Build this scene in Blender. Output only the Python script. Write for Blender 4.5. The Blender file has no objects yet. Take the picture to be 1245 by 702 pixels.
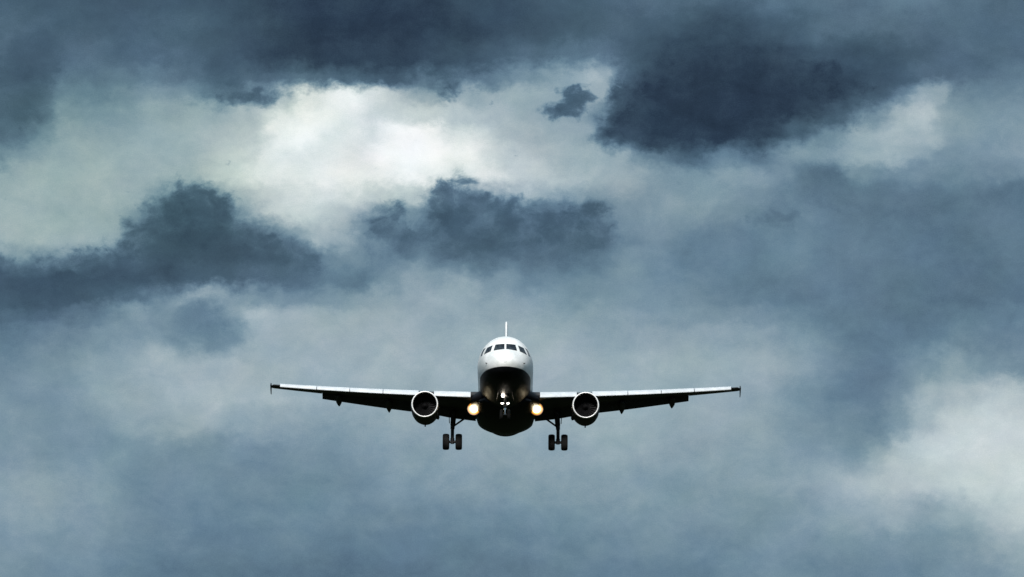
import bpy, bmesh, math
from mathutils import Vector, Matrix
from mathutils.bvhtree import BVHTree

S = bpy.context.scene
C = S.collection
R = math.radians

# ------------------------------------------------------------------ camera
CAM_ELEV = 7.564            # degrees above the horizon
FOCAL = 202.0
cam_d = bpy.data.cameras.new("camera")
cam_d.lens = FOCAL
cam_d.sensor_width = 36.0
cam_d.clip_start = 0.5
cam_d.clip_end = 80000.0
cam = bpy.data.objects.new("camera", cam_d)
cam.location = (0, 0, 1.7)
cam.rotation_euler = (R(90 + CAM_ELEV), 0, 0)
C.objects.link(cam)
S.camera = cam
F_PX = FOCAL / 36.0 * 1245.0        # focal length in photograph pixels

# ------------------------------------------------------------------ exposure
S.view_settings.view_transform = 'Standard'
S.view_settings.look = 'None'
S.view_settings.exposure = 0.0
S.view_settings.gamma = 1.0
S.view_settings.use_curve_mapping = False

# ------------------------------------------------------------------ sun (behind thick cloud: broad and weak)
SUN_EL, SUN_AZ = R(33), R(186)       # azimuth measured from +Y clockwise: high up behind the viewer
sun_d = bpy.data.lights.new("sun", 'SUN')
sun_d.energy = 4.8
sun_d.angle = R(10)
sun_d.color = (1.0, 0.965, 0.92)
sun = bpy.data.objects.new("sun", sun_d)
sdir = Vector((math.sin(SUN_AZ) * math.cos(SUN_EL), math.cos(SUN_AZ) * math.cos(SUN_EL), math.sin(SUN_EL)))
sun.rotation_euler = sdir.to_track_quat('Z', 'Y').to_euler()
sun.location = sdir * 200
C.objects.link(sun)


# ------------------------------------------------------------------ node helper
class Nodes:
    def __init__(self, tree):
        self.t = tree
        self.n = tree.nodes
        self.l = tree.links

    def put(self, sock, v):
        if hasattr(v, "is_output") or isinstance(v, bpy.types.NodeSocket):
            self.l.new(v, sock)
        else:
            sock.default_value = v

    def math(self, op, a, b=None, c=None, clamp=False):
        n = self.n.new("ShaderNodeMath")
        n.operation = op
        n.use_clamp = clamp
        for i, v in enumerate((a, b, c)):
            if v is not None:
                self.put(n.inputs[i], v)
        return n.outputs[0]

    def vmath(self, op, a, b=None, c=None):
        n = self.n.new("ShaderNodeVectorMath")
        n.operation = op
        for i, v in enumerate((a, b, c)):
            if v is not None:
                self.put(n.inputs[i], v)
        return n.outputs["Value"] if op in ("DOT_PRODUCT", "LENGTH", "DISTANCE") else n.outputs[0]

    def combine(self, x, y, z=0.0):
        n = self.n.new("ShaderNodeCombineXYZ")
        for i, v in enumerate((x, y, z)):
            self.put(n.inputs[i], v)
        return n.outputs[0]

    def separate(self, v):
        n = self.n.new("ShaderNodeSeparateXYZ")
        self.l.new(v, n.inputs[0])
        return n.outputs

    def noise(self, vec, scale, detail=6.0, rough=0.5, dist=0.0, dims='3D'):
        n = self.n.new("ShaderNodeTexNoise")
        n.noise_dimensions = dims
        self.put(n.inputs["Vector"], vec)
        n.inputs["Scale"].default_value = scale
        n.inputs["Detail"].default_value = detail
        n.inputs["Roughness"].default_value = rough
        n.inputs["Distortion"].default_value = dist
        return n.outputs[0], n.outputs[1]

    def smooth(self, v, lo, hi, a=0.0, b=1.0):
        n = self.n.new("ShaderNodeMapRange")
        n.interpolation_type = 'SMOOTHSTEP'
        self.put(n.inputs[0], v)
        for i, x in enumerate((lo, hi, a, b)):
            self.put(n.inputs[i + 1], x)
        return n.outputs[0]

    def mixf(self, f, a, b):
        n = self.n.new("ShaderNodeMix")
        n.data_type = 'FLOAT'
        self.put(n.inputs[0], f)
        self.put(n.inputs[2], a)
        self.put(n.inputs[3], b)
        return n.outputs[0]

    def mixc(self, f, a, b):
        n = self.n.new("ShaderNodeMix")
        n.data_type = 'RGBA'
        self.put(n.inputs[0], f)
        self.put(n.inputs[6], a)
        self.put(n.inputs[7], b)
        return n.outputs[2]

    def ramp(self, f, stops, interp='LINEAR'):
        n = self.n.new("ShaderNodeValToRGB")
        r = n.color_ramp
        r.interpolation = interp
        while len(r.elements) < len(stops):
            r.elements.new(0.5)
        for e, (p, col) in zip(r.elements, stops):
            e.position = p
            e.color = col
        self.put(n.inputs[0], f)
        return n.outputs[0]


def lin(c):
    c = c / 255.0
    return c / 12.92 if c <= 0.04045 else ((c + 0.055) / 1.055) ** 2.4


# ------------------------------------------------------------------ world: overcast sky
# Cloud cover is laid out in sky angles (azimuth, elevation); one unit is one milli-angle step of 1/F_PX radian.
ROWS = [
 (-60, "0:98 100:92 200:88 300:78 380:70 450:68 520:74 600:84 700:96 800:106 900:112 1000:116 1100:118 1180:112 1245:106"),
 (-5, "0:98 100:90 200:85 300:75 380:62 450:60 520:66 600:76 700:90 800:104 900:108 1000:114 1100:118 1180:110 1245:104"),
 (35, "0:105 80:98 150:96 220:96 300:80 370:62 450:58 540:64 600:74 700:90 760:96 800:90 850:78 900:76 950:88 1000:108 1080:108 1130:102 1180:108 1245:106"),
 (70, "0:100 20:92 50:95 90:108 150:102 220:104 270:88 330:72 400:62 480:62 560:76 640:98 700:110 740:112 775:92 820:66 880:62 950:68 1000:84 1060:84 1110:88 1160:104 1245:106"),
 (95, "0:92 30:84 58:88 75:112 110:120 160:120 190:128 230:112 270:98 330:100 370:110 420:100 480:90 510:120 540:100 580:120 640:142 690:158 725:176 745:160 762:100 790:66 850:56 950:60 1020:70 1090:84 1130:104 1180:110 1245:122"),
 (115, "0:98 30:92 60:104 75:124 110:128 150:142 190:150 220:142 250:118 280:116 310:136 340:184 370:225 420:236 450:218 490:190 520:162 540:140 560:168 620:176 660:166 690:160 720:164 738:166 752:100 775:66 850:56 950:58 1020:68 1070:88 1100:118 1130:162 1148:164 1165:130 1200:128"),
 (140, "0:96 30:94 58:112 74:142 100:150 150:156 200:164 250:168 300:182 340:226 380:242 430:224 470:206 510:206 560:192 620:180 660:166 700:160 735:130 750:66 800:58 900:56 980:66 1030:96 1060:136 1100:174 1130:188 1150:158 1180:142"),
 (165, "0:104 20:112 50:134 70:154 100:164 160:163 220:172 300:190 340:236 375:247 410:228 450:222 480:242 520:248 560:222 620:188 680:170 715:158 730:100 750:68 800:60 880:62 930:70 970:96 1010:136 1050:168 1090:184 1130:172 1160:150 1245:152"),
 (190, "0:130 30:150 60:166 110:170 160:170 220:174 280:196 330:228 380:232 430:228 470:244 510:250 560:238 600:212 650:188 700:174 750:166 800:120 840:104 880:130 920:120 970:150 1000:150 1040:170 1080:178 1110:166 1150:140 1200:146 1245:150"),
 (215, "0:168 60:174 120:176 170:172 230:176 270:196 320:226 400:234 450:230 490:238 530:238 560:222 600:226 640:202 700:186 760:172 820:146 870:156 920:154 960:140 990:116 1020:110 1040:140 1070:134 1110:136 1150:132 1245:142"),
 (240, "0:174 80:176 150:172 200:150 245:140 290:180 330:206 360:216 420:214 460:196 500:196 540:170 580:160 610:170 650:176 690:160 720:150 750:156 800:146 860:150 910:140 960:122 1020:116 1080:116"),
 (262, "0:176 80:174 140:170 180:140 210:100 260:96 290:150 330:204 380:206 420:190 460:150 500:146 540:110 590:110 640:118 700:120 730:124 750:142 770:148 830:144 890:134 940:126 1000:124 1080:118 1150:114 1245:124"),
 (290, "0:176 60:176 110:176 145:164 175:104 195:80 220:76 270:76 300:96 330:130 360:150 390:180 420:170 440:138 480:132 510:140 530:110 580:98 640:100 700:106 730:112 750:134 800:142 860:126 920:124 1000:128 1080:122 1150:114 1245:122"),
 (312, "0:150 60:150 90:160 115:150 135:160 160:124 180:82 220:76 280:80 330:88 370:100 400:130 430:140 470:130 510:150 540:128 600:112 660:112 720:122 770:144 830:124 880:122 960:130 1040:126 1100:116 1160:112 1245:120"),
 (340, "0:86 60:80 110:80 150:84 200:86 260:92 320:104 370:114 400:124 440:118 470:140 500:158 530:150 560:168 600:146 650:136 700:136 760:146 820:134 900:124 1000:130 1060:124 1120:110 1180:106 1245:116"),
 (365, "0:90 60:84 120:90 170:104 200:140 240:164 280:156 330:146 380:144 420:152 460:160 500:164 540:172 600:160 680:152 760:150 840:140 920:130 1000:124 1080:116 1150:108 1245:114"),
 (385, "0:104 60:104 120:122 170:150 200:140 225:128 260:130 285:160 310:186 340:176 400:172 460:172 520:170 600:164 700:160 800:154 880:146 960:136 1030:120 1090:114 1160:118 1245:124"),
 (410, "0:118 60:128 120:146 180:150 215:134 250:132 290:142 320:176 360:176 430:176 520:170 620:170 720:168 820:162 900:160 960:152 1010:134 1050:120 1100:118 1160:128 1245:130"),
 (445, "0:136 60:144 130:158 200:174 280:178 360:176 460:172 560:174 680:176 780:174 860:170 920:172 980:156 1030:130 1070:122 1110:140 1150:160 1180:150 1245:140"),
 (480, "0:142 80:148 160:168 240:180 320:178 400:170 500:168 620:174 740:176 840:168 920:160 980:142 1030:128 1065:124 1095:140 1130:176 1170:184 1210:196 1245:190"),
 (515, "0:146 80:146 160:160 240:170 320:158 400:152 500:164 600:172 720:170 820:166 900:164 970:152 1020:138 1060:130 1090:150 1120:180 1160:204 1200:210 1245:206"),
 (550, "0:150 80:146 160:146 240:142 320:136 400:144 500:156 620:164 740:162 840:158 920:156 1000:154 1040:140 1060:160 1090:190 1140:206 1190:212 1245:208"),
 (590, "0:164 60:164 110:150 180:138 260:134 340:136 420:142 500:148 600:152 700:152 800:154 900:158 980:164 1030:174 1080:190 1130:196 1190:206 1245:206"),
 (625, "0:160 60:156 120:148 200:136 300:132 400:136 500:134 600:136 700:142 800:148 900:150 980:156 1040:160 1090:172 1120:160 1160:170 1200:186 1245:200"),
 (660, "0:150 100:146 200:134 300:128 400:126 500:124 600:128 700:132 800:138 900:142 1000:142 1080:144 1130:146 1180:160 1220:176 1245:180"),
 (700, "0:142 100:138 200:124 300:118 400:114 500:116 600:124 700:126 800:128 900:130 1000:132 1100:136 1180:150 1245:160"),
 (770, "0:138 200:124 400:118 600:122 800:128 1000:132 1245:150"),
]
U0, U1 = -60.0, 1305.0

world = bpy.data.worlds.new("World")
S.world = world
world.use_nodes = True
wt = world.node_tree
wt.nodes.clear()
W = Nodes(wt)
tc = wt.nodes.new("ShaderNodeTexCoord")
direction = W.vmath('NORMALIZE', tc.outputs["Generated"])
dx, dy, dz = W.separate(direction)
elev = W.math('ARCSINE', dz)
azim = W.math('ARCTAN2', dx, dy)
KA = F_PX * math.cos(R(CAM_ELEV))
u = W.math('MULTIPLY_ADD', azim, KA, 622.5)
v = W.math('MULTIPLY_ADD', elev, -F_PX, 351.0 + F_PX * R(CAM_ELEV))
P = W.combine(W.math('MULTIPLY', u, 0.01), W.math('MULTIPLY', v, 0.0125), 0.0)

# turbulent displacement of the cloud layout: billows, then torn edges
w1 = W.noise(P, 0.9, 3.0, 0.5)[1]
w2 = W.noise(P, 3.2, 9.0, 0.62)[1]
half = (0.5, 0.5, 0.5)
d1 = W.vmath('MULTIPLY', W.vmath('SUBTRACT', w1, half), (28, 22, 0))
d2 = W.vmath('MULTIPLY', W.vmath('SUBTRACT', w2, half), (46, 46, 0))
uv = W.vmath('ADD', W.vmath('ADD', W.combine(u, v, 0.0), d1), d2)
wu, wv, _ = W.separate(uv)
tu = W.math('MULTIPLY_ADD', wu, 1.0 / (U1 - U0), -U0 / (U1 - U0))
lum = None
for k, (row_v, txt) in enumerate(ROWS):
    stops = []
    for item in txt.split():
        a, b = item.split(":")
        g = float(b) / 255.0
        stops.append(((float(a) - U0) / (U1 - U0), (g, g, g, 1)))
    while len(stops) > 32:              # a colour ramp holds 32 stops: drop the one that matters least
        err = [abs(stops[i][1][0] - (stops[i - 1][1][0] + stops[i + 1][1][0]) / 2) for i in range(1, len(stops) - 1)]
        stops.pop(1 + err.index(min(err)))
    val = W.ramp(tu, stops, 'EASE')
    if lum is None:
        lum = val
    else:
        lum = W.mixf(W.smooth(wv, ROWS[k - 1][0], row_v), lum, val)

# inner structure of the cloud: broad mottling and fine grain of mist
n_low = W.noise(P, 0.75, 4.0, 0.5, 0.4)[0]
n_mid = W.noise(P, 2.0, 9.0, 0.62, 0.3)[0]
n_fine = W.noise(P, 9.0, 10.0, 0.78)[0]
lum = W.math('ADD', lum, W.math('MULTIPLY', W.math('SUBTRACT', n_low, 0.5), 0.10))
lum = W.math('ADD', lum, W.math('MULTIPLY', W.math('SUBTRACT', n_mid, 0.5), 0.14))
lum = W.math('ADD', lum, W.math('MULTIPLY', W.math('SUBTRACT', n_fine, 0.5), 0.06))
n_mist = W.noise(P, 62.0, 1.0, 0.6)[0]

# torn scud in front of the bright gap: puffs added up, eaten into by turbulence, thinning out into the mist on one side
w3 = W.noise(P, 5.0, 5.0, 0.55)[1]
d3 = W.vmath('MULTIPLY', W.vmath('SUBTRACT', w3, half), (40, 40, 0))
frag = W.noise(P, 2.6, 11.0, 0.63, 0.55)[0]
vor = wt.nodes.new("ShaderNodeTexVoronoi")
vor.feature = 'F1'
vor.inputs["Scale"].default_value = 3.0
vor.inputs["Detail"].default_value = 3.0
vor.inputs["Roughness"].default_value = 0.55
wt.links.new(W.vmath('ADD', P, W.vmath('MULTIPLY', W.vmath('SUBTRACT', w3, half), (0.35, 0.35, 0.0))), vor.inputs["Vector"])
billow = W.math('SUBTRACT', 0.9, vor.outputs["Distance"])
frag = W.math('ADD', W.math('MULTIPLY_ADD', frag, 0.86, 0.03), W.math('MULTIPLY', billow, 0.16))
suv = W.vmath('ADD', W.vmath('ADD', W.combine(u, v, 0.0), d1), d3)
SCUD = [
 # luminance, lower and upper threshold, bite of the turbulence, dense side and thin side (v), puffs (u, v, half width, half height)
 (76, 0.20, 0.78, 1.7, 295, 390, [(205, 286, 54, 46), (255, 268, 40, 38), (232, 250, 24, 26), (330, 312, 85, 28), (60, 350, 120, 36), (150, 345, 80, 40), (-50, 350, 90, 36)]),
 (86, 0.20, 0.82, 1.8, 268, 350, [(476, 274, 34, 32), (550, 250, 28, 44), (580, 274, 50, 42), (630, 282, 46, 36), (716, 276, 40, 30), (676, 296, 62, 36), (520, 304, 60, 20)]),
 (57, 0.20, 0.82, 1.7, 105, 15, [(805, 132, 62, 46), (865, 108, 85, 66), (940, 118, 85, 50), (1015, 104, 70, 36), (770, 158, 46, 18)]),
 (80, 0.22, 0.80, 1.9, 0, 900, [(686, 136, 28, 18), (707, 118, 24, 13), (18, 130, 32, 38), (300, 118, 55, 16), (538, 106, 24, 14)]),
 (110, 0.22, 0.95, 1.9, 0, 900, [(1012, 236, 44, 28), (1095, 252, 80, 32), (940, 268, 60, 24), (1062, 524, 22, 50), (1195, 262, 60, 26), (262, 402, 44, 16)]),
]
for lv, lo, hi, bite, va, vb, puffs in SCUD:
    dens = None
    for cu, cv, su, sv in puffs:
        q = W.vmath('MULTIPLY_ADD', suv, (1 / su, 1 / sv, 0), (-cu / su, -cv / sv, 0))
        g = W.math('POWER', 0.36788, W.vmath('DOT_PRODUCT', q, q))
        dens = g if dens is None else W.math('ADD', dens, g)
    dens = W.math('MINIMUM', dens, 1.15)
    dens = W.math('ADD', dens, W.math('MULTIPLY', W.math('SUBTRACT', frag, 0.5), bite))
    shade = W.math('MULTIPLY_ADD', W.math('SUBTRACT', n_mid, 0.5), 0.20, lv / 255.0)
    shade = W.math('ADD', shade, W.math('MULTIPLY', W.math('SUBTRACT', billow, 0.5), -0.04))
    shade = W.math('ADD', shade, W.smooth(dens, 1.2, 0.4, 0.0, 0.10))
    alpha = W.math('MULTIPLY', W.smooth(dens, lo, hi), W.smooth(wv, va, vb, 1.0, 0.0) if va < vb else W.smooth(wv, vb, va))
    lum = W.mixf(W.math('MULTIPLY', alpha, 0.94), lum, W.math('MINIMUM', lum, shade))

lum = W.math('ADD', lum, W.math('MULTIPLY', W.math('SUBTRACT', n_mist, 0.5), 0.07))

# everywhere else: rolling cloud of the same kind, brighter overhead
g1 = W.noise(W.vmath('MULTIPLY', direction, (1.0, 1.0, 2.2)), 8.0, 9.0, 0.56)[0]
gl = W.smooth(g1, 0.3, 0.74, 0.33, 0.80)
edge_u = W.math('MULTIPLY', W.smooth(u, -420, -60), W.smooth(u, 1665, 1305))
edge_v = W.math('MULTIPLY', W.smooth(v, -400, -40), W.smooth(v, 1060, 760))
near = W.math('MULTIPLY', edge_u, edge_v)
front_side = W.math('GREATER_THAN', dy, 0.0)
near = W.math("MULTIPLY", near, front_side)
lum = W.mixf(near, gl, lum)

TINT = [(0, (14, 22, 32)), (40, (28, 40, 54)), (59, (43, 59, 76)), (95, (72, 95, 112)), (110, (86, 110, 128)), (128, (102, 128, 145)),
        (148, (124, 148, 161)), (173, (155, 173, 180)), (182, (167, 182, 187)), (211, (200, 211, 210)), (241, (241, 244, 241)), (255, (254, 255, 252))]
col = W.ramp(lum, [(p / 255.0, (lin(c[0]), lin(c[1]), lin(c[2]), 1)) for p, c in TINT])
# drifting hue: bluer and greyer banks, a greenish cast in the thin bright cloud to the left
hue = W.noise(P, 1.1, 5.0, 0.55)[1]
hv = W.vmath('MULTIPLY_ADD', W.vmath('SUBTRACT', hue, half), (0.15, 0.05, 0.17), (0.98, 0.997, 1.025))
col = W.vmath('MULTIPLY', col, hv)
green = W.math('MULTIPLY', W.math('MULTIPLY', W.smooth(u, 470, 150), W.smooth(v, 350, 270)), W.math('MULTIPLY', W.smooth(v, 60, 140), near))
col = W.mixc(W.math('MULTIPLY', green, 0.8), col, W.vmath('MULTIPLY', col, (0.99, 1.03, 0.93)))
# cloud seen towards the zenith is thinner and passes more light
ZEN = 2.4
zen = W.smooth(dz, 0.22, 0.9, 1.0, ZEN)
col = W.vmath('MULTIPLY', col, W.combine(zen, zen, zen))
bg_cloud = wt.nodes.new("ShaderNodeBackground")
wt.links.new(col, bg_cloud.inputs[0])
bg_cloud.inputs[1].default_value = 1.0
sky = wt.nodes.new("ShaderNodeTexSky")
sky.sky_type = 'NISHITA'
sky.sun_disc = False
sky.sun_elevation = SUN_EL
sky.sun_rotation = SUN_AZ
bg_sky = wt.nodes.new("ShaderNodeBackground")
wt.links.new(sky.outputs[0], bg_sky.inputs[0])
bg_sky.inputs[1].default_value = 0.08
# gaps of clear sky only high up, well away from the cloud bank
gap = W.math('MULTIPLY', W.smooth(g1, 0.55, 0.42), W.smooth(dz, 0.3, 0.55, 0.0, 0.8))
mixs = wt.nodes.new("ShaderNodeMixShader")
wt.links.new(gap, mixs.inputs[0])
wt.links.new(bg_cloud.outputs[0], mixs.inputs[1])
wt.links.new(bg_sky.outputs[0], mixs.inputs[2])
wo = wt.nodes.new("ShaderNodeOutputWorld")
wt.links.new(mixs.outputs[0], wo.inputs[0])
world.cycles.sampling_method = 'MANUAL'
world.cycles.sample_map_resolution = 512


# ------------------------------------------------------------------ materials
def material(name, base, rough=0.5, metal=0.0, vary=0.12, scale=3.0, coat=0.0, spec=0.5):
    m = bpy.data.materials.new(name)
    m.use_nodes = True
    N = Nodes(m.node_tree)
    b = m.node_tree.nodes["Principled BSDF"]
    t = m.node_tree.nodes.new("ShaderNodeTexCoord")
    n = N.noise(t.outputs["Object"], scale, 6.0, 0.6)[0]
    lo = tuple(c * (1 - vary) for c in base) + (1,)
    hi = tuple(min(1, c * (1 + vary * 0.5)) for c in base) + (1,)
    N.put(b.inputs["Base Color"], N.mixc(N.smooth(n, 0.35, 0.65), lo, hi))
    b.inputs["Roughness"].default_value = rough
    b.inputs["Metallic"].default_value = metal
    b.inputs["Coat Weight"].default_value = coat
    b.inputs["Specular IOR Level"].default_value = spec
    return m


def emitter(name, color, strength):
    m = bpy.data.materials.new(name)
    m.use_nodes = True
    b = m.node_tree.nodes["Principled BSDF"]
    b.inputs["Base Color"].default_value = (0.8, 0.8, 0.8, 1)
    b.inputs["Emission Color"].default_value = color + (1,)
    b.inputs["Emission Strength"].default_value = strength
    return m


PAINT_LINE = -0.86
def fuselage_material():
    m = bpy.data.materials.new("two_tone_paint")
    m.use_nodes = True
    N = Nodes(m.node_tree)
    b = m.node_tree.nodes["Principled BSDF"]
    t = m.node_tree.nodes.new("ShaderNodeTexCoord")
    ob = t.outputs["Object"]
    x, y, z = N.separate(ob)
    dirt = N.noise(N.vmath('MULTIPLY', ob, (1.0, 0.35, 1.0)), 2.2, 7.0, 0.6)[0]
    white = N.mixc(N.smooth(dirt, 0.35, 0.7), (0.68, 0.70, 0.68, 1), (0.82, 0.825, 0.815, 1))
    # frame joints every 2.4 m
    saw = N.math('FRACT', N.math('MULTIPLY', y, 1 / 2.4))
    joint = N.math('LESS_THAN', saw, 0.006)
    white = N.mixc(N.math('MULTIPLY', joint, 0.35), white, (0.35, 0.36, 0.36, 1))
    dark = N.mixc(N.smooth(dirt, 0.35, 0.7), (0.004, 0.004, 0.006, 1), (0.008, 0.008, 0.011, 1))
    below = N.smooth(z, PAINT_LINE + 0.012, PAINT_LINE - 0.012)
    N.put(b.inputs["Base Color"], N.mixc(below, white, dark))
    N.put(b.inputs["Roughness"], N.mixf(below, 0.4, 0.52))
    N.put(b.inputs["Specular IOR Level"], N.mixf(below, 0.5, 0.14))
    return m


M = {
    'two_tone': fuselage_material(),
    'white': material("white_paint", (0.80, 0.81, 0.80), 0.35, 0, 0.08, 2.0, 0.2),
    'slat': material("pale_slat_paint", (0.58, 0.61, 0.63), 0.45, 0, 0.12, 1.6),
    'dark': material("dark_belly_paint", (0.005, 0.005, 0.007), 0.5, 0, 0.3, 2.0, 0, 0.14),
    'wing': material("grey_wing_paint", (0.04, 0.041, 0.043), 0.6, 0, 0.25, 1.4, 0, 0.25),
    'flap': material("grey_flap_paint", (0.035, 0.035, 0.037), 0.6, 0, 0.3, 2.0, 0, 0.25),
    'nacelle': material("dark_cowling_paint", (0.006, 0.006, 0.008), 0.5, 0, 0.3, 2.0, 0, 0.14),
    'lip': material("polished_intake_metal", (0.80, 0.80, 0.79), 0.4, 0.35, 0.06, 4.0),
    'duct': material("intake_liner", (0.006, 0.006, 0.0065), 0.7, 0, 0.3, 5.0, 0, 0.2),
    'fan': material("dark_titanium", (0.007, 0.007, 0.008), 0.5, 0.1, 0.3, 5.0, 0, 0.25),
    'gear': material("gear_steel_paint", (0.022, 0.022, 0.024), 0.5, 0.1, 0.3, 6.0, 0, 0.3),
    'chrome': material("oleo_chrome", (0.9, 0.9, 0.9), 0.12, 1.0, 0.03, 6.0),
    'tyre': material("tyre_rubber", (0.008, 0.008, 0.008), 0.85, 0, 0.3, 9.0, 0, 0.2),
    'rim': material("wheel_rim_metal", (0.04, 0.04, 0.04), 0.5, 0.3, 0.3, 9.0),
    'glass': material("cockpit_glass", (0.008, 0.010, 0.013), 0.15, 0, 0.1, 3.0, 0, 0.3),
    'frame': material("window_seal", (0.03, 0.03, 0.032), 0.6, 0, 0.1, 3.0),
    'lamp_small': emitter("small_lamp_glow", (1.0, 0.93, 0.80), 9.0),
    'lamp_nose': emitter("taxi_lamp_glow", (1.0, 0.88, 0.72), 14.0),
}


def landing_lens_material():
    m = bpy.data.materials.new("landing_lamp_glow")
    m.use_nodes = True
    N = Nodes(m.node_tree)
    b = m.node_tree.nodes["Principled BSDF"]
    t = m.node_tree.nodes.new("ShaderNodeTexCoord")
    x, y, z = N.separate(t.outputs["Object"])
    r = N.vmath('LENGTH', N.combine(x, 0.0, z))
    rr = N.math('DIVIDE', r, 0.46)
    col = N.ramp(rr, [(0.0, (1, 0.90, 0.68, 1)), (0.5, (1, 0.84, 0.52, 1)), (0.65, (1, 0.55, 0.12, 1)), (1.0, (1, 0.33, 0.03, 1))])  # amber rim paints the lamp's halo into the outer lens
    st = N.ramp(rr, [(0.0, (1, 1, 1, 1)), (0.45, (0.5, 0.5, 0.5, 1)), (0.66, (0.07, 0.07, 0.07, 1)), (0.8, (0.03, 0.03, 0.03, 1)), (1.0, (0.016, 0.006, 0.006, 1))])
    N.put(b.inputs["Emission Color"], col)
    N.put(b.inputs["Emission Strength"], N.math('MULTIPLY', st, 34.0))
    b.inputs["Base Color"].default_value = (0.3, 0.25, 0.2, 1)
    return m


M['lamp_landing'] = landing_lens_material()


# ------------------------------------------------------------------ mesh helpers
def obj(name, bm, mat, parent=None, loc=None, smooth=True, split=40):
    bmesh.ops.recalc_face_normals(bm, faces=bm.faces)
    me = bpy.data.meshes.new(name)
    bm.to_mesh(me)
    bm.free()
    me.materials.append(mat)
    if smooth:
        for p in me.polygons:
            p.use_smooth = True
        if split:
            try:
                me.set_sharp_from_angle(angle=R(split))
            except Exception:
                pass
    o = bpy.data.objects.new(name, me)
    C.objects.link(o)
    o.parent = parent
    if loc is not None:
        o.location = loc
    return o


def loft(bm, rings, cap0=True, cap1=True, closed=True):
    vs = [[bm.verts.new(p) for p in r] for r in rings]
    for a, b in zip(vs, vs[1:]):
        n = len(a)
        for i in range(n if closed else n - 1):
            j = (i + 1) % n
            bm.faces.new((a[i], a[j], b[j], b[i]))
    if cap0:
        bm.faces.new(vs[0])
    if cap1:
        bm.faces.new(list(reversed(vs[-1])))
    return vs


def tube(bm, p0, p1, r0, r1=None, seg=16):
    r1 = r0 if r1 is None else r1
    p0, p1 = Vector(p0), Vector(p1)
    d = (p1 - p0).normalized()
    a = d.orthogonal().normalized()
    b = d.cross(a)
    rings = []
    for p, r in ((p0, r0), (p1, r1)):
        rings.append([p + (a * math.cos(t) + b * math.sin(t)) * r for t in (2 * math.pi * k / seg for k in range(seg))])
    loft(bm, rings)


def lathe(bm, prof, axis_p, axis='Y', seg=48, closed=False, scale=(1, 1)):
    """prof: list of (station along the axis, radius)."""
    rings = []
    for s, r in prof:
        ring = []
        for k in range(seg):
            t = 2 * math.pi * k / seg
            a, b = r * math.cos(t) * scale[0], r * math.sin(t) * scale[1]
            q = {'Y': (a, s, b), 'X': (s, a, b), 'Z': (a, b, s)}[axis]
            ring.append(Vector(q) + Vector(axis_p))
        rings.append(ring)
    if closed:
        rings.append(rings[0])
        vs = [[bm.verts.new(p) for p in r] for r in rings[:-1]]
        vs.append(vs[0])
        for a, b in zip(vs, vs[1:]):
            for i in range(seg):
                j = (i + 1) % seg
                bm.faces.new((a[i], a[j], b[j], b[i]))
    else:
        loft(bm, rings)


def slab(bm, outline, normal, thick):
    """outline: list of 3D points, thickened by +-thick/2 along normal."""
    n = Vector(normal).normalized() * thick / 2
    loft(bm, [[Vector(p) - n for p in outline], [Vector(p) + n for p in outline]])


def pchip(xs, ys, x):
    if x <= xs[0]:
        return ys[0]
    if x >= xs[-1]:
        return ys[-1]
    n = len(xs)
    h = [xs[i + 1] - xs[i] for i in range(n - 1)]
    d = [(ys[i + 1] - ys[i]) / h[i] for i in range(n - 1)]

    def slope(i):
        if i == 0:
            return d[0]
        if i == n - 1:
            return d[-1]
        if d[i - 1] * d[i] <= 0:
            return 0.0
        w1, w2 = 2 * h[i] + h[i - 1], h[i] + 2 * h[i - 1]
        return (w1 + w2) / (w1 / d[i - 1] + w2 / d[i])
    k = max(i for i in range(n - 1) if xs[i] <= x)
    t = (x - xs[k]) / h[k]
    m0, m1 = slope(k) * h[k], slope(k + 1) * h[k]
    return ((2 * t**3 - 3 * t**2 + 1) * ys[k] + (t**3 - 2 * t**2 + t) * m0 + (-2 * t**3 + 3 * t**2) * ys[k + 1] + (t**3 - t**2) * m1)


# ------------------------------------------------------------------ ground (below the frame)
bm = bmesh.new()
bmesh.ops.create_grid(bm, x_segments=8, y_segments=8, size=30000)
gm = material("grass_field", (0.018, 0.024, 0.012), 1.0, 0, 0.5, 0.02, 0, 0.0)
ground = obj("ground", bm, gm, smooth=False)
ground['kind'] = 'structure'

# ------------------------------------------------------------------ the airliner
# aircraft frame: x to the viewer's right, y aft of the nose tip, z above the cabin centreline
PITCH, ROLL = R(2.6), R(0.35)
BASE = Vector((0, 17.7, -4.15))           # the root sits where the main wheels would touch down
root = bpy.data.objects.new("airliner", None)
C.objects.link(root)
root.rotation_euler = (-PITCH, ROLL, 0)
DIST, SIGHT = 418.0, R(5.95)
root.location = (-0.50, DIST * math.cos(SIGHT), 1.7 + DIST * math.sin(SIGHT))
root['label'] = "white twin-engine jet airliner with black belly, lowered wheels and landing lights lit"
root['category'] = "airliner"
OFF = -BASE


def part(name, bm, mat, **kw):
    return obj(name, bm, mat, root, OFF, **kw)


# --- fuselage
ST = [0.0, 0.1, 0.3, 0.6, 1.0, 1.5, 2.0, 2.5, 3.0, 4.0, 5.0, 6.2, 24.0, 27.0, 30.0, 33.0, 36.0, 37.57]
TOP = [-0.52, -0.22, 0.0, 0.20, 0.40, 0.64, 1.00, 1.38, 1.65, 1.92, 2.03, 2.07, 2.07, 2.07, 2.05, 1.95, 1.70, 1.45]
BOT = [-0.52, -0.82, -1.04, -1.25, -1.43, -1.60, -1.73, -1.83, -1.90, -1.99, -2.05, -2.07, -2.07, -1.70, -1.0, -0.1, 0.75, 1.05]
HW = [0.0, 0.34, 0.59, 0.84, 1.07, 1.29, 1.46, 1.59, 1.70, 1.85, 1.94, 1.975, 1.975, 1.88, 1.60, 1.20, 0.65, 0.20]


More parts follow.
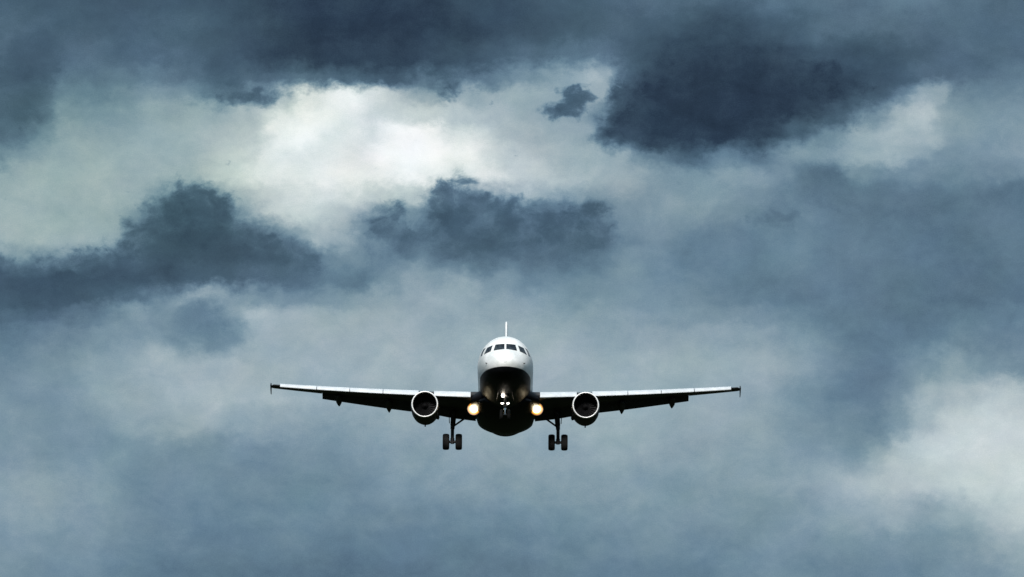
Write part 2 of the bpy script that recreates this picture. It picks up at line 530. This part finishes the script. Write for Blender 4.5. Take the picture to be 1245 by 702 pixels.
def ring_at(y, seg=72):
    # quarter-power spacing near the tip gives a round nose
    if y < 0.1:
        f = math.sqrt(max(y, 0.0) / 0.1)
        t, b, w = -0.52 + 0.30 * f, -0.52 - 0.30 * f, 0.34 * f
    else:
        t, b, w = pchip(ST, TOP, y), pchip(ST, BOT, y), pchip(ST, HW, y)
    zc, hh = (t + b) / 2, (t - b) / 2
    return [Vector((w * math.cos(a), y, zc + hh * math.sin(a))) for a in (2 * math.pi * k / seg for k in range(seg))]


ys = [0.001, 0.006, 0.02, 0.04, 0.07, 0.1, 0.15, 0.22, 0.3, 0.4, 0.5, 0.6, 0.7, 0.85, 1.0, 1.15, 1.3, 1.45, 1.6, 1.75, 1.9, 2.05, 2.2, 2.35,
      2.5, 2.65, 2.8, 3.0, 3.25, 3.5, 3.75, 4.0, 4.3, 4.6, 5.0, 5.5, 6.2, 8, 10, 12, 15, 18, 21, 24, 25, 26, 27, 28, 29, 30, 31, 32, 33, 34, 35, 36, 36.8, 37.57]
bm = bmesh.new()
loft(bm, [ring_at(y) for y in ys])
bm.normal_update()
bvh = BVHTree.FromBMesh(bm)
fuselage = part("fuselage", bm, M['two_tone'], split=60)


def surf_front(x, z):
    h = bvh.ray_cast(Vector((x, -3, z)), Vector((0, 1, 0)))
    return h[0], (h[1] if h[1].y < 0 else -h[1])


def surf_side(side, y, z):
    h = bvh.ray_cast(Vector((side * 5, y, z)), Vector((-side, 0, 0)))
    return h[0], (h[1] if h[1].x * side > 0 else -h[1])


def pane(name, mat, pts, parent, lift, n=7, shrink=0.0):
    """four corner samplers -> patch lying on the skin."""
    fn, q = pts
    cx = sum(a for a, b in q) / 4
    cz = sum(b for a, b in q) / 4
    q = [(a + (cx - a) * shrink, b + (cz - b) * shrink) for a, b in q]
    bm = bmesh.new()
    grid = []
    for i in range(n + 1):
        row = []
        for j in range(n + 1):
            s, t = i / n, j / n
            a = [(1 - s) * (1 - t) * q[0][k] + s * (1 - t) * q[1][k] + s * t * q[2][k] + (1 - s) * t * q[3][k] for k in (0, 1)]
            p, nn = fn(*a)
            row.append((p, nn))
        grid.append(row)
    av = sum((nn for r in grid for p, nn in r), Vector()).normalized()
    outer = [[bm.verts.new(p + av * lift) for p, nn in r] for r in grid]
    inner = [[bm.verts.new(p - av * 0.03) for p, nn in r] for r in grid]
    for i in range(n):
        for j in range(n):
            bm.faces.new((outer[i][j], outer[i + 1][j], outer[i + 1][j + 1], outer[i][j + 1]))
            bm.faces.new((inner[i][j], inner[i][j + 1], inner[i + 1][j + 1], inner[i + 1][j]))
    rim = [(i, 0) for i in range(n + 1)] + [(n, j) for j in range(1, n + 1)] + [(i, n) for i in range(n - 1, -1, -1)] + [(0, j) for j in range(n - 1, 0, -1)]
    for (a, b), (c, d) in zip(rim, rim[1:] + rim[:1]):
        bm.faces.new((outer[a][b], outer[c][d], inner[c][d], inner[a][b]))
    return obj(name, bm, mat, parent, split=30)


for s in (-1, 1):
    front = (surf_front, [(s * 0.06, 0.57), (s * 0.82, 0.50), (s * 0.70, 1.02), (s * 0.06, 1.05)])
    pane("cockpit_window", M['glass'], front, fuselage, 0.018)
    side1 = (surf_front, [(s * 1.03, 0.48), (s * 1.50, 0.36), (s * 1.27, 0.86), (s * 0.89, 0.98)])
    pane("cockpit_window", M['glass'], side1, fuselage, 0.018)
    side2 = (lambda y, z, s=s: surf_side(s, y, z), [(2.98, 0.36), (3.6, 0.42), (3.5, 0.88), (3.05, 0.92)])
    pane("cockpit_window", M['glass'], side2, fuselage, 0.018)
    # air data probe on the cheek
    bm = bmesh.new()
    p, nn = surf_front(s * 1.28, -0.42)
    tube(bm, p - nn * 0.02, p + nn * 0.10, 0.035, 0.03, 10)
    tube(bm, p + nn * 0.10 + Vector((0, 0.06, 0)), p + nn * 0.10 + Vector((0, -0.14, 0)), 0.03, 0.015, 10)
    obj("probe", bm, M['gear'], fuselage)

# --- belly fairing
bm = bmesh.new()
rings = []
for y, w, b, t in [(10.6, 1.5, -1.95, -1.2), (11.2, 1.9, -2.12, -1.0), (12.2, 2.05, -2.48, -0.85), (14, 2.10, -2.76, -0.9), (17, 2.10, -2.92, -1.0), (19.5, 2.0, -2.75, -1.1), (21, 1.8, -2.3, -1.3), (22.3, 1.4, -1.9, -1.5)]:
    zc, hh = (t + b) / 2, (t - b) / 2
    rings.append([Vector((math.copysign(abs(math.cos(a)) ** 1.15, math.cos(a)) * w, y, zc + math.copysign(abs(math.sin(a)) ** 1.25, math.sin(a)) * hh)) for a in (2 * math.pi * k / 48 for k in range(48))])
loft(bm, rings)
part("belly_fairing", bm, M['dark'], split=60)

# --- fin and tailplane
NACA = [(0, 0), (0.0125, 0.0316), (0.05, 0.0592), (0.1, 0.078), (0.2, 0.0956), (0.3, 0.1), (0.45, 0.0917), (0.6, 0.076), (0.75, 0.0527), (0.9, 0.0241), (1.0, 0.003)]


def foil(le, chord, thick, span_axis, camber=0.0, cut=1.0, inc=0.0):
    """closed section ring; returns points (chordwise y, thickness along the other axis)."""
    up = [(a, b) for a, b in NACA if a < cut] + [(cut, None)]
    def yt(a):
        return pchip([q[0] for q in NACA], [q[1] for q in NACA], a) * 5 * thick
    pts = []
    xs = [0, 0.006, 0.02, 0.05, 0.1, 0.16, 0.24, 0.34, 0.46, 0.6, 0.7, 0.8, 0.9, 1.0]
    xs = [a * cut for a in xs]
    for a in xs:
        pts.append((a, yt(a) + camber * 4 * a * (1 - a)))
    for a in reversed(xs[1:]):
        pts.append((a, -yt(a) + camber * 4 * a * (1 - a)))
    out = []
    ci, si = math.cos(inc), math.sin(inc)
    for a, b in pts:
        cy, cz = a * chord, b * chord
        cy, cz = cy * ci + cz * si, -cy * si + cz * ci
        if span_axis == 'X':
            out.append(Vector((le[0], le[1] + cy, le[2] + cz)))
        else:
            out.append(Vector((le[0] + cz, le[1] + cy, le[2])))
    return out


bm = bmesh.new()
rings = []
for z, le, ch in [(1.6, 28.6, 7.0), (2.3, 29.6, 6.1), (3.0, 30.3, 5.4), (5.0, 31.9, 4.0), (7.95, 34.0, 2.25), (8.23, 34.35, 1.75), (8.30, 34.75, 1.1)]:
    rings.append(foil((0, le, z), ch, 0.25 / ch if z < 8.0 else 0.19 / ch, 'Z'))
loft(bm, rings)
part("tail_fin", bm, M['white'], split=50)
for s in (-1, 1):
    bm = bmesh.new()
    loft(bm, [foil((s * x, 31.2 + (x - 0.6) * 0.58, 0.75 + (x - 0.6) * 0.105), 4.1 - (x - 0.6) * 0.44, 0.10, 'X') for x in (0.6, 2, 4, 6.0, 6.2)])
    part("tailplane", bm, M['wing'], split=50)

# --- wings
WX = [1.7, 2.2, 4.0, 6.4, 9.0, 11.0, 13.46, 15.0, 16.5, 17.0]


def wing_le(x):
    return 12.35 + (x - 2.2) * 0.519


def wing_te(x):
    if x < 6.4:
        return 18.55
    return 18.55 + (x - 6.4) * 0.285


def wing_z(x):
    return -0.93 + (x - 2.2) * 0.1015 + 0.36 * max(0, (x - 2.2) / 14.5) ** 2


def wing_t(x):
    return 0.145 - 0.04 * min(1, (x - 1.7) / 6)


def wing_inc(x):
    return R(3.4) - R(3.0) * min(1, (x - 1.7) / 12)


SLATS = [(2.50, 5.15), (6.28, 8.85), (8.90, 11.30), (11.35, 13.75), (13.80, 16.5)]
FLAPS = [(2.15, 6.35), (6.42, 13.42)]


def sect(x, cut):
    return foil((0, wing_le(x), wing_z(x)), wing_te(x) - wing_le(x), wing_t(x), 'X', 0.012, cut, wing_inc(x))


def side(s, pts, x):
    return [Vector((s * x, p.y, p.z)) for p in pts]


def to_world_section(x, a, b):
    """chord fraction a, height fraction b -> (y, z) of the wing at span x."""
    c = wing_te(x) - wing_le(x)
    i = wing_inc(x)
    cy, cz = a * c, b * c
    return wing_le(x) + cy * math.cos(i) + cz * math.sin(i), wing_z(x) - cy * math.sin(i) + cz * math.cos(i)


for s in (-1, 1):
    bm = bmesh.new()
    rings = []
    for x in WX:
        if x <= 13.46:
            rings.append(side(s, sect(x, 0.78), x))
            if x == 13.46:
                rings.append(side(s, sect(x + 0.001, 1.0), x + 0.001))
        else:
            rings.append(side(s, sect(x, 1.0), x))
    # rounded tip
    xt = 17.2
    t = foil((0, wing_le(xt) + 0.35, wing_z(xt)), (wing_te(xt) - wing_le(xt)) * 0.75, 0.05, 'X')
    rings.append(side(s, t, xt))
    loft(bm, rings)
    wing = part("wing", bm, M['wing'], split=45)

    # leading edge slats, drooped and slid forward
    for x0, x1 in SLATS:
        bm = bmesh.new()
        rings = []
        for k in range(5):
            x = x0 + (x1 - x0) * k / 4
            c = wing_te(x) - wing_le(x)
            sc = min(0.155 * c, 0.66) + 0.16          # slat chord in metres
            th = 0.17 + 0.035 * c                     # nose depth in metres
            outer = [(1.0, 0.30), (0.75, 0.30), (0.5, 0.26), (0.3, 0.19), (0.15, 0.08), (0.05, -0.05), (0.0, -0.22), (0.03, -0.36), (0.10, -0.46), (0.22, -0.52)]
            inner = [(0.25, -0.40), (0.28, -0.10), (0.45, 0.12), (0.7, 0.22)]
            i = wing_inc(x) - R(24)
            ring = []
            for a, b in outer + inner:
                cy, cz = (a - 0.3) * sc, b * th * 1.0
                yy = cy * math.cos(i) + cz * math.sin(i)
                zz = -cy * math.sin(i) + cz * math.cos(i)
                ring.append(Vector((s * x, wing_le(x) - 0.16 + yy, wing_z(x) - 0.04 + zz)))
            rings.append(ring)
        loft(bm, rings)
        obj("slat", bm, M['slat'], wing, split=50)

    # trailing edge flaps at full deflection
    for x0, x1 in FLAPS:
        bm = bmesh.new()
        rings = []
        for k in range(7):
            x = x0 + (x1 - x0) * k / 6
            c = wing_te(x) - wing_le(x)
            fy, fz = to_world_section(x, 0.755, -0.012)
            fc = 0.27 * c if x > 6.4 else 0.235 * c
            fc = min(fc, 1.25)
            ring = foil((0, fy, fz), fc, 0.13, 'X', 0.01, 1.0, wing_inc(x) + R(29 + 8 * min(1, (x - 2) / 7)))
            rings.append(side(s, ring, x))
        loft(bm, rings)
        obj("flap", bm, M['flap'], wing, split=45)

    # flap track fairings
    for x, ln in ((8.5, 2.35), (12.2, 2.0)):
        c = wing_te(x) - wing_le(x)
        y0, z0 = to_world_section(x, 0.52, -0.05)
        bm = bmesh.new()
        rings = []
        for k in range(11):
            f = k / 10
            y = y0 + ln * f
            droop = 0.0 if f < 0.45 else (f - 0.45) * ln * 0.30
            w = 0.21 * math.sin(math.pi * (0.06 + 0.92 * f)) ** 0.6 * 1.12 * (1 if f < 0.7 else 1 - (f - 0.7) * 0.9)
            h = 0.21 * math.sin(math.pi * (0.06 + 0.92 * f)) ** 0.6 * (1 if f < 0.6 else 1 - (f - 0.6) * 0.6)
            zc = z0 - 0.13 - 0.10 * f - droop
            rings.append([Vector((s * x + w * math.cos(a), y, zc + h * math.sin(a))) for a in (2 * math.pi * q / 20 for q in range(20))])
        loft(bm, rings)
        obj("flap_track_fairing", bm, M['flap'], wing, split=60)

    # wing tip fence: swept arrow plate above and below the tip
    zt, yt = wing_z(17.2), wing_le(17.2) + 0.3
    bm = bmesh.new()
    out = [(yt - 0.15, zt), (yt + 0.75, zt + 0.30), (yt + 1.35, zt + 0.36), (yt + 1.55, zt + 0.05), (yt + 1.35, zt - 0.46), (yt + 0.85, zt - 0.40)]
    slab(bm, [(s * 17.24, y, z) for y, z in out], (s, 0, 0.12), 0.05)
    obj("tip_fence", bm, M['gear'], wing, smooth=False)
    # wing root fillet
    bm = bmesh.new()
    rings = []
    for x, f0, f1, zt_, zb_ in [(1.5, 10.9, 15.0, -0.55, -1.75), (1.85, 11.2, 15.0, -0.62, -1.72), (2.2, 11.75, 15.0, -0.78, -1.66), (2.46, 12.15, 15.0, -0.90, -1.6)]:
        zc, hh = (zt_ + zb_) / 2, (zt_ - zb_) / 2
        ring = []
        for k in range(24):
            a = 2 * math.pi * k / 24
            yy = (f0 + f1) / 2 - (f1 - f0) / 2 * math.copysign(abs(math.cos(a)) ** 0.8, math.cos(a))
            ring.append(Vector((s * x, yy, zc + hh * math.sin(a))))
        rings.append(ring)
    loft(bm, rings)
    obj("root_fillet", bm, M['dark'], wing, split=60)

    # --- engine under the wing
    ex, ey, ez = s * 5.76, 10.35, -1.93
    bm = bmesh.new()
    cowl = [(0.16, 0.965), (0.5, 0.99), (1.0, 1.005), (2.0, 1.005), (3.0, 0.985), (3.8, 0.93), (4.6, 0.82), (5.2, 0.70), (5.2, 0.66), (4.4, 0.70), (3.0, 0.78),
            (1.6, 0.80), (1.0, 0.80), (0.5, 0.815), (0.16, 0.845)]
    lathe(bm, cowl, (ex, ey, ez), 'Y', 56, closed=True)
    engine = part("engine", bm, M['nacelle'], split=50)
    # toe-in and nose-up set of the pod are left to the airframe attitude
    bm = bmesh.new()
    lip = [(0.165, 0.968), (0.08, 0.955), (0.03, 0.935), (0.0, 0.905), (0.02, 0.875), (0.07, 0.855), (0.165, 0.842)]
    lathe(bm, lip, (ex, ey, ez), 'Y', 64, closed=True)
    obj("intake_lip", bm, M['lip'], engine, split=0)
    bm = bmesh.new()
    lathe(bm, [(0.17, 0.838), (0.5, 0.812), (1.18, 0.797), (1.18, 0.79), (0.5, 0.80), (0.17, 0.832)], (ex, ey, ez), 'Y', 48, closed=True)
    obj("intake_duct", bm, M['duct'], engine)
    bm = bmesh.new()
    for k in range(22):
        a = 2 * math.pi * k / 22
        e = Vector((math.cos(a), 0, math.sin(a)))
        t = Vector((-math.sin(a), 0, math.cos(a)))
        q = []
        for r, w, tw in ((0.22, 0.05, 0.7), (0.5, 0.09, 0.95), (0.785, 0.11, 1.15)):
            d = t * math.sin(tw) * w + Vector((0, 1, 0)) * math.cos(tw) * w
            q.append((e * r - d, e * r + d))
        loop = [q[0][0], q[1][0], q[2][0], q[2][1], q[1][1], q[0][1]]
        loop = [p + Vector((ex, ey + 1.1, ez)) for p in loop]
        nrm = e.cross(t * math.sin(0.95) + Vector((0, math.cos(0.95), 0)))
        slab(bm, loop, nrm, 0.012)
    lathe(bm, [(1.28, 0.0005), (1.28, 0.79), (1.31, 0.79), (1.31, 0.0005)], (ex, ey, ez), 'Y', 32)
    obj("fan", bm, M['fan'], engine, smooth=False)
    bm = bmesh.new()
    lathe(bm, [(0.70, 0.004), (0.76, 0.06), (0.88, 0.13), (1.0, 0.19), (1.14, 0.235), (1.2, 0.235)], (ex, ey, ez), 'Y', 32)
    obj("spinner", bm, M['fan'], engine)
    # drain mast under the cowl, strake on the inboard flank, pylon above
    bm = bmesh.new()
    slab(bm, [(ex, ey + 2.6, ez - 0.97), (ex, ey + 3.1, ez - 0.96), (ex, ey + 3.15, ez - 1.17), (ex, ey + 2.95, ez - 1.17)], (1, 0, 0), 0.09)
    obj("drain_mast", bm, M['nacelle'], engine, smooth=False)
    bm = bmesh.new()
    a0 = R(-28)
    e = Vector((-s * math.cos(a0), 0, math.sin(a0)))
    o0 = Vector((ex, ey, ez))
    slab(bm, [o0 + e * 0.95 + Vector((0, 2.3, 0)), o0 + e * 1.12 + Vector((0, 2.7, 0)), o0 + e * 1.12 + Vector((0, 3.5, 0)), o0 + e * 0.9 + Vector((0, 3.8, 0))], Vector((0, 1, 0)).cross(e), 0.16)
    obj("strake", bm, M['nacelle'], engine, smooth=False)
    bm = bmesh.new()
    rings = []
    for y, zt_, zb_, w in [(11.6, -0.98, -1.3, 0.05), (12.6, -0.82, -1.5, 0.16), (14.0, -0.70, -1.5, 0.2), (16.5, -0.85, -1.35, 0.18), (17.6, -1.05, -1.25, 0.06)]:
        zc, hh = (zt_ + zb_) / 2, (zt_ - zb_) / 2
        rings.append([Vector((ex + w * math.cos(a), y, zc + hh * math.sin(a))) for a in (2 * math.pi * k / 16 for k in range(16))])
    loft(bm, rings)
    obj("pylon", bm, M['nacelle'], engine, split=60)

    # --- main landing gear
    gx, gy, gz = s * 3.84, 17.6, -3.56
    bm = bmesh.new()
    tube(bm, (gx - s * 0.10, gy - 0.2, -1.35), (gx - s * 0.02, gy, -2.35), 0.21, 0.18)
    tube(bm, (gx - s * 0.02, gy, -2.30), (gx, gy, -2.62), 0.165, 0.15)
    main = part("main_gear", bm, M['gear'])
    bm = bmesh.new()
    tube(bm, (gx, gy, -3.30), (gx, gy, -3.70), 0.15, 0.13)
    tube(bm, (gx - 0.48, gy, gz), (gx + 0.48, gy, gz), 0.10, 0.10)
    obj("axle", bm, M['gear'], main)
    bm = bmesh.new()
    tube(bm, (gx, gy, -2.6), (gx, gy, -3.34), 0.125, 0.12)
    obj("oleo_piston", bm, M['gear'], main)
    bm = bmesh.new()
    tube(bm, (gx - s * 0.02, gy, -2.45), (gx - s * 1.25, gy - 0.35, -1.62), 0.065, 0.075, 12)
    obj("side_brace", bm, M['gear'], main)
    bm = bmesh.new()
    for za, zb in ((-2.55, -3.0), (-3.0, -3.45)):
        ya = gy + 0.15 if za == -2.55 else gy + 0.55
        yb = gy + 0.55 if za == -2.55 else gy + 0.15
        tube(bm, (gx, ya, za), (gx, yb, zb), 0.055, 0.055, 10)
    obj("torque_link", bm, M['gear'], main)
    bm = bmesh.new()
    slab(bm, [(gx + s * 0.27, gy - 0.35, -1.35), (gx + s * 0.27, gy + 0.35, -1.35), (gx + s * 0.22, gy + 0.30, -2.15), (gx + s * 0.22, gy - 0.30, -2.25)], (1, 0, 0), 0.05)
    obj("gear_door", bm, M['flap'], main, smooth=False)
    for d in (-1, 1):
        wx = gx + d * 0.465
        bm = bmesh.new()
        tyre = [(-0.20, 0.30), (-0.24, 0.40), (-0.24, 0.48), (-0.21, 0.55), (-0.14, 0.58), (-0.06, 0.592), (0.06, 0.592), (0.14, 0.58), (0.21, 0.55), (0.24, 0.48), (0.24, 0.40), (0.20, 0.30)]
        lathe(bm, tyre, (wx, gy, gz), 'X', 40, closed=True)
        wheel = obj("wheel", bm, M['tyre'], main)
        bm = bmesh.new()
        lathe(bm, [(-0.15, 0.02), (-0.15, 0.30), (0.15, 0.30), (0.15, 0.02)], (wx, gy, gz), 'X', 28)
        obj("hub", bm, M['rim'], main)

    # --- extended landing light under the wing root
    lx, ly, lz = s * 2.26, 13.2, -1.80
    bm = bmesh.new()
    lathe(bm, [(0.02, 0.48), (0.0, 0.48), (0.0, 0.465), (0.03, 0.46), (0.22, 0.22), (0.30, 0.12), (0.32, 0.02), (0.34, 0.02), (0.33, 0.14), (0.24, 0.26), (0.1, 0.44)], (lx, ly, lz), 'Y', 32, closed=True)
    tube(bm, (lx, ly + 0.25, lz + 0.1), (lx, ly + 0.45, lz + 0.55), 0.07, 0.08, 10)
    lamp = part("landing_light", bm, M['gear'])
    bm = bmesh.new()
    lathe(bm, [(-0.05, 0.004), (-0.045, 0.12), (-0.02, 0.32), (0.02, 0.458), (0.03, 0.458), (0.03, 0.004)], (0, 0, 0), 'Y', 32)  # lens oversized, its glowing edge stands in for bloom around the lamp
    obj("lens", bm, M['lamp_landing'], lamp, Vector((lx, ly, lz)))

# --- nose gear
ny, nz = 5.05, -3.50
bm = bmesh.new()
tube(bm, (0, ny + 0.15, -1.9), (0, ny, -2.75), 0.11, 0.10)
tube(bm, (0, ny, -2.72), (0, ny, -2.92), 0.14, 0.13)
tube(bm, (0, ny, -2.6), (0, ny + 1.3, -1.95), 0.06, 0.06, 10)
nose = part("nose_gear", bm, M['gear'])
bm = bmesh.new()
tube(bm, (0, ny, -2.9), (0, ny, nz), 0.075, 0.07)
obj("oleo_piston", bm, M['chrome'], nose)
bm = bmesh.new()
tube(bm, (-0.33, ny, nz), (0.33, ny, nz), 0.06, 0.06)
obj("axle", bm, M['gear'], nose)
for d in (-1, 1):
    bm = bmesh.new()
    tyre = [(-0.10, 0.19), (-0.112, 0.27), (-0.10, 0.34), (-0.06, 0.375), (0.06, 0.375), (0.10, 0.34), (0.112, 0.27), (0.10, 0.19)]
    lathe(bm, tyre, (d * 0.26, ny, nz), 'X', 32, closed=True)
    obj("wheel", bm, M['tyre'], nose)
    bm = bmesh.new()
    lathe(bm, [(-0.07, 0.02), (-0.07, 0.19), (0.07, 0.19), (0.07, 0.02)], (d * 0.26, ny, nz), 'X', 24)
    obj("hub", bm, M['rim'], nose)
    bm = bmesh.new()
    slab(bm, [(d * 0.50, ny - 1.0, -2.0), (d * 0.50, ny + 0.35, -2.0), (d * 0.62, ny + 0.35, -2.55), (d * 0.62, ny - 0.95, -2.5)], (1, 0, 0.15), 0.03)
    obj("gear_door", bm, M['dark'], nose, smooth=False)
    # turn-off lamps on the collar
    bm = bmesh.new()
    lathe(bm, [(-0.06, 0.004), (-0.05, 0.03), (0.0, 0.05), (0.08, 0.05), (0.14, 0.03)], (d * 0.24, ny - 0.12, -2.70), 'Y', 20)
    tube(bm, (d * 0.24, ny, -2.70), (0, ny, -2.72), 0.04, 0.04, 8)
    obj("turnoff_light", bm, M['lamp_small'], nose)
bm = bmesh.new()
lathe(bm, [(-0.07, 0.004), (-0.06, 0.07), (0.0, 0.12), (0.1, 0.12), (0.2, 0.06)], (-0.15, ny - 0.2, -2.16), 'Y', 24)
obj("taxi_light", bm, M['lamp_nose'], nose)
bm = bmesh.new()
lathe(bm, [(-0.07, 0.004), (-0.06, 0.07), (0.0, 0.12), (0.1, 0.12), (0.2, 0.06)], (0.17, ny - 0.2, -2.18), 'Y', 24)
obj("takeoff_light", bm, M['rim'], nose)
bm = bmesh.new()
lathe(bm, [(-0.05, 0.004), (-0.04, 0.05), (0.0, 0.09), (0.08, 0.09), (0.12, 0.03)], (0, ny - 0.16, -2.95), 'Y', 20)
obj("steering_collar", bm, M['rim'], nose)
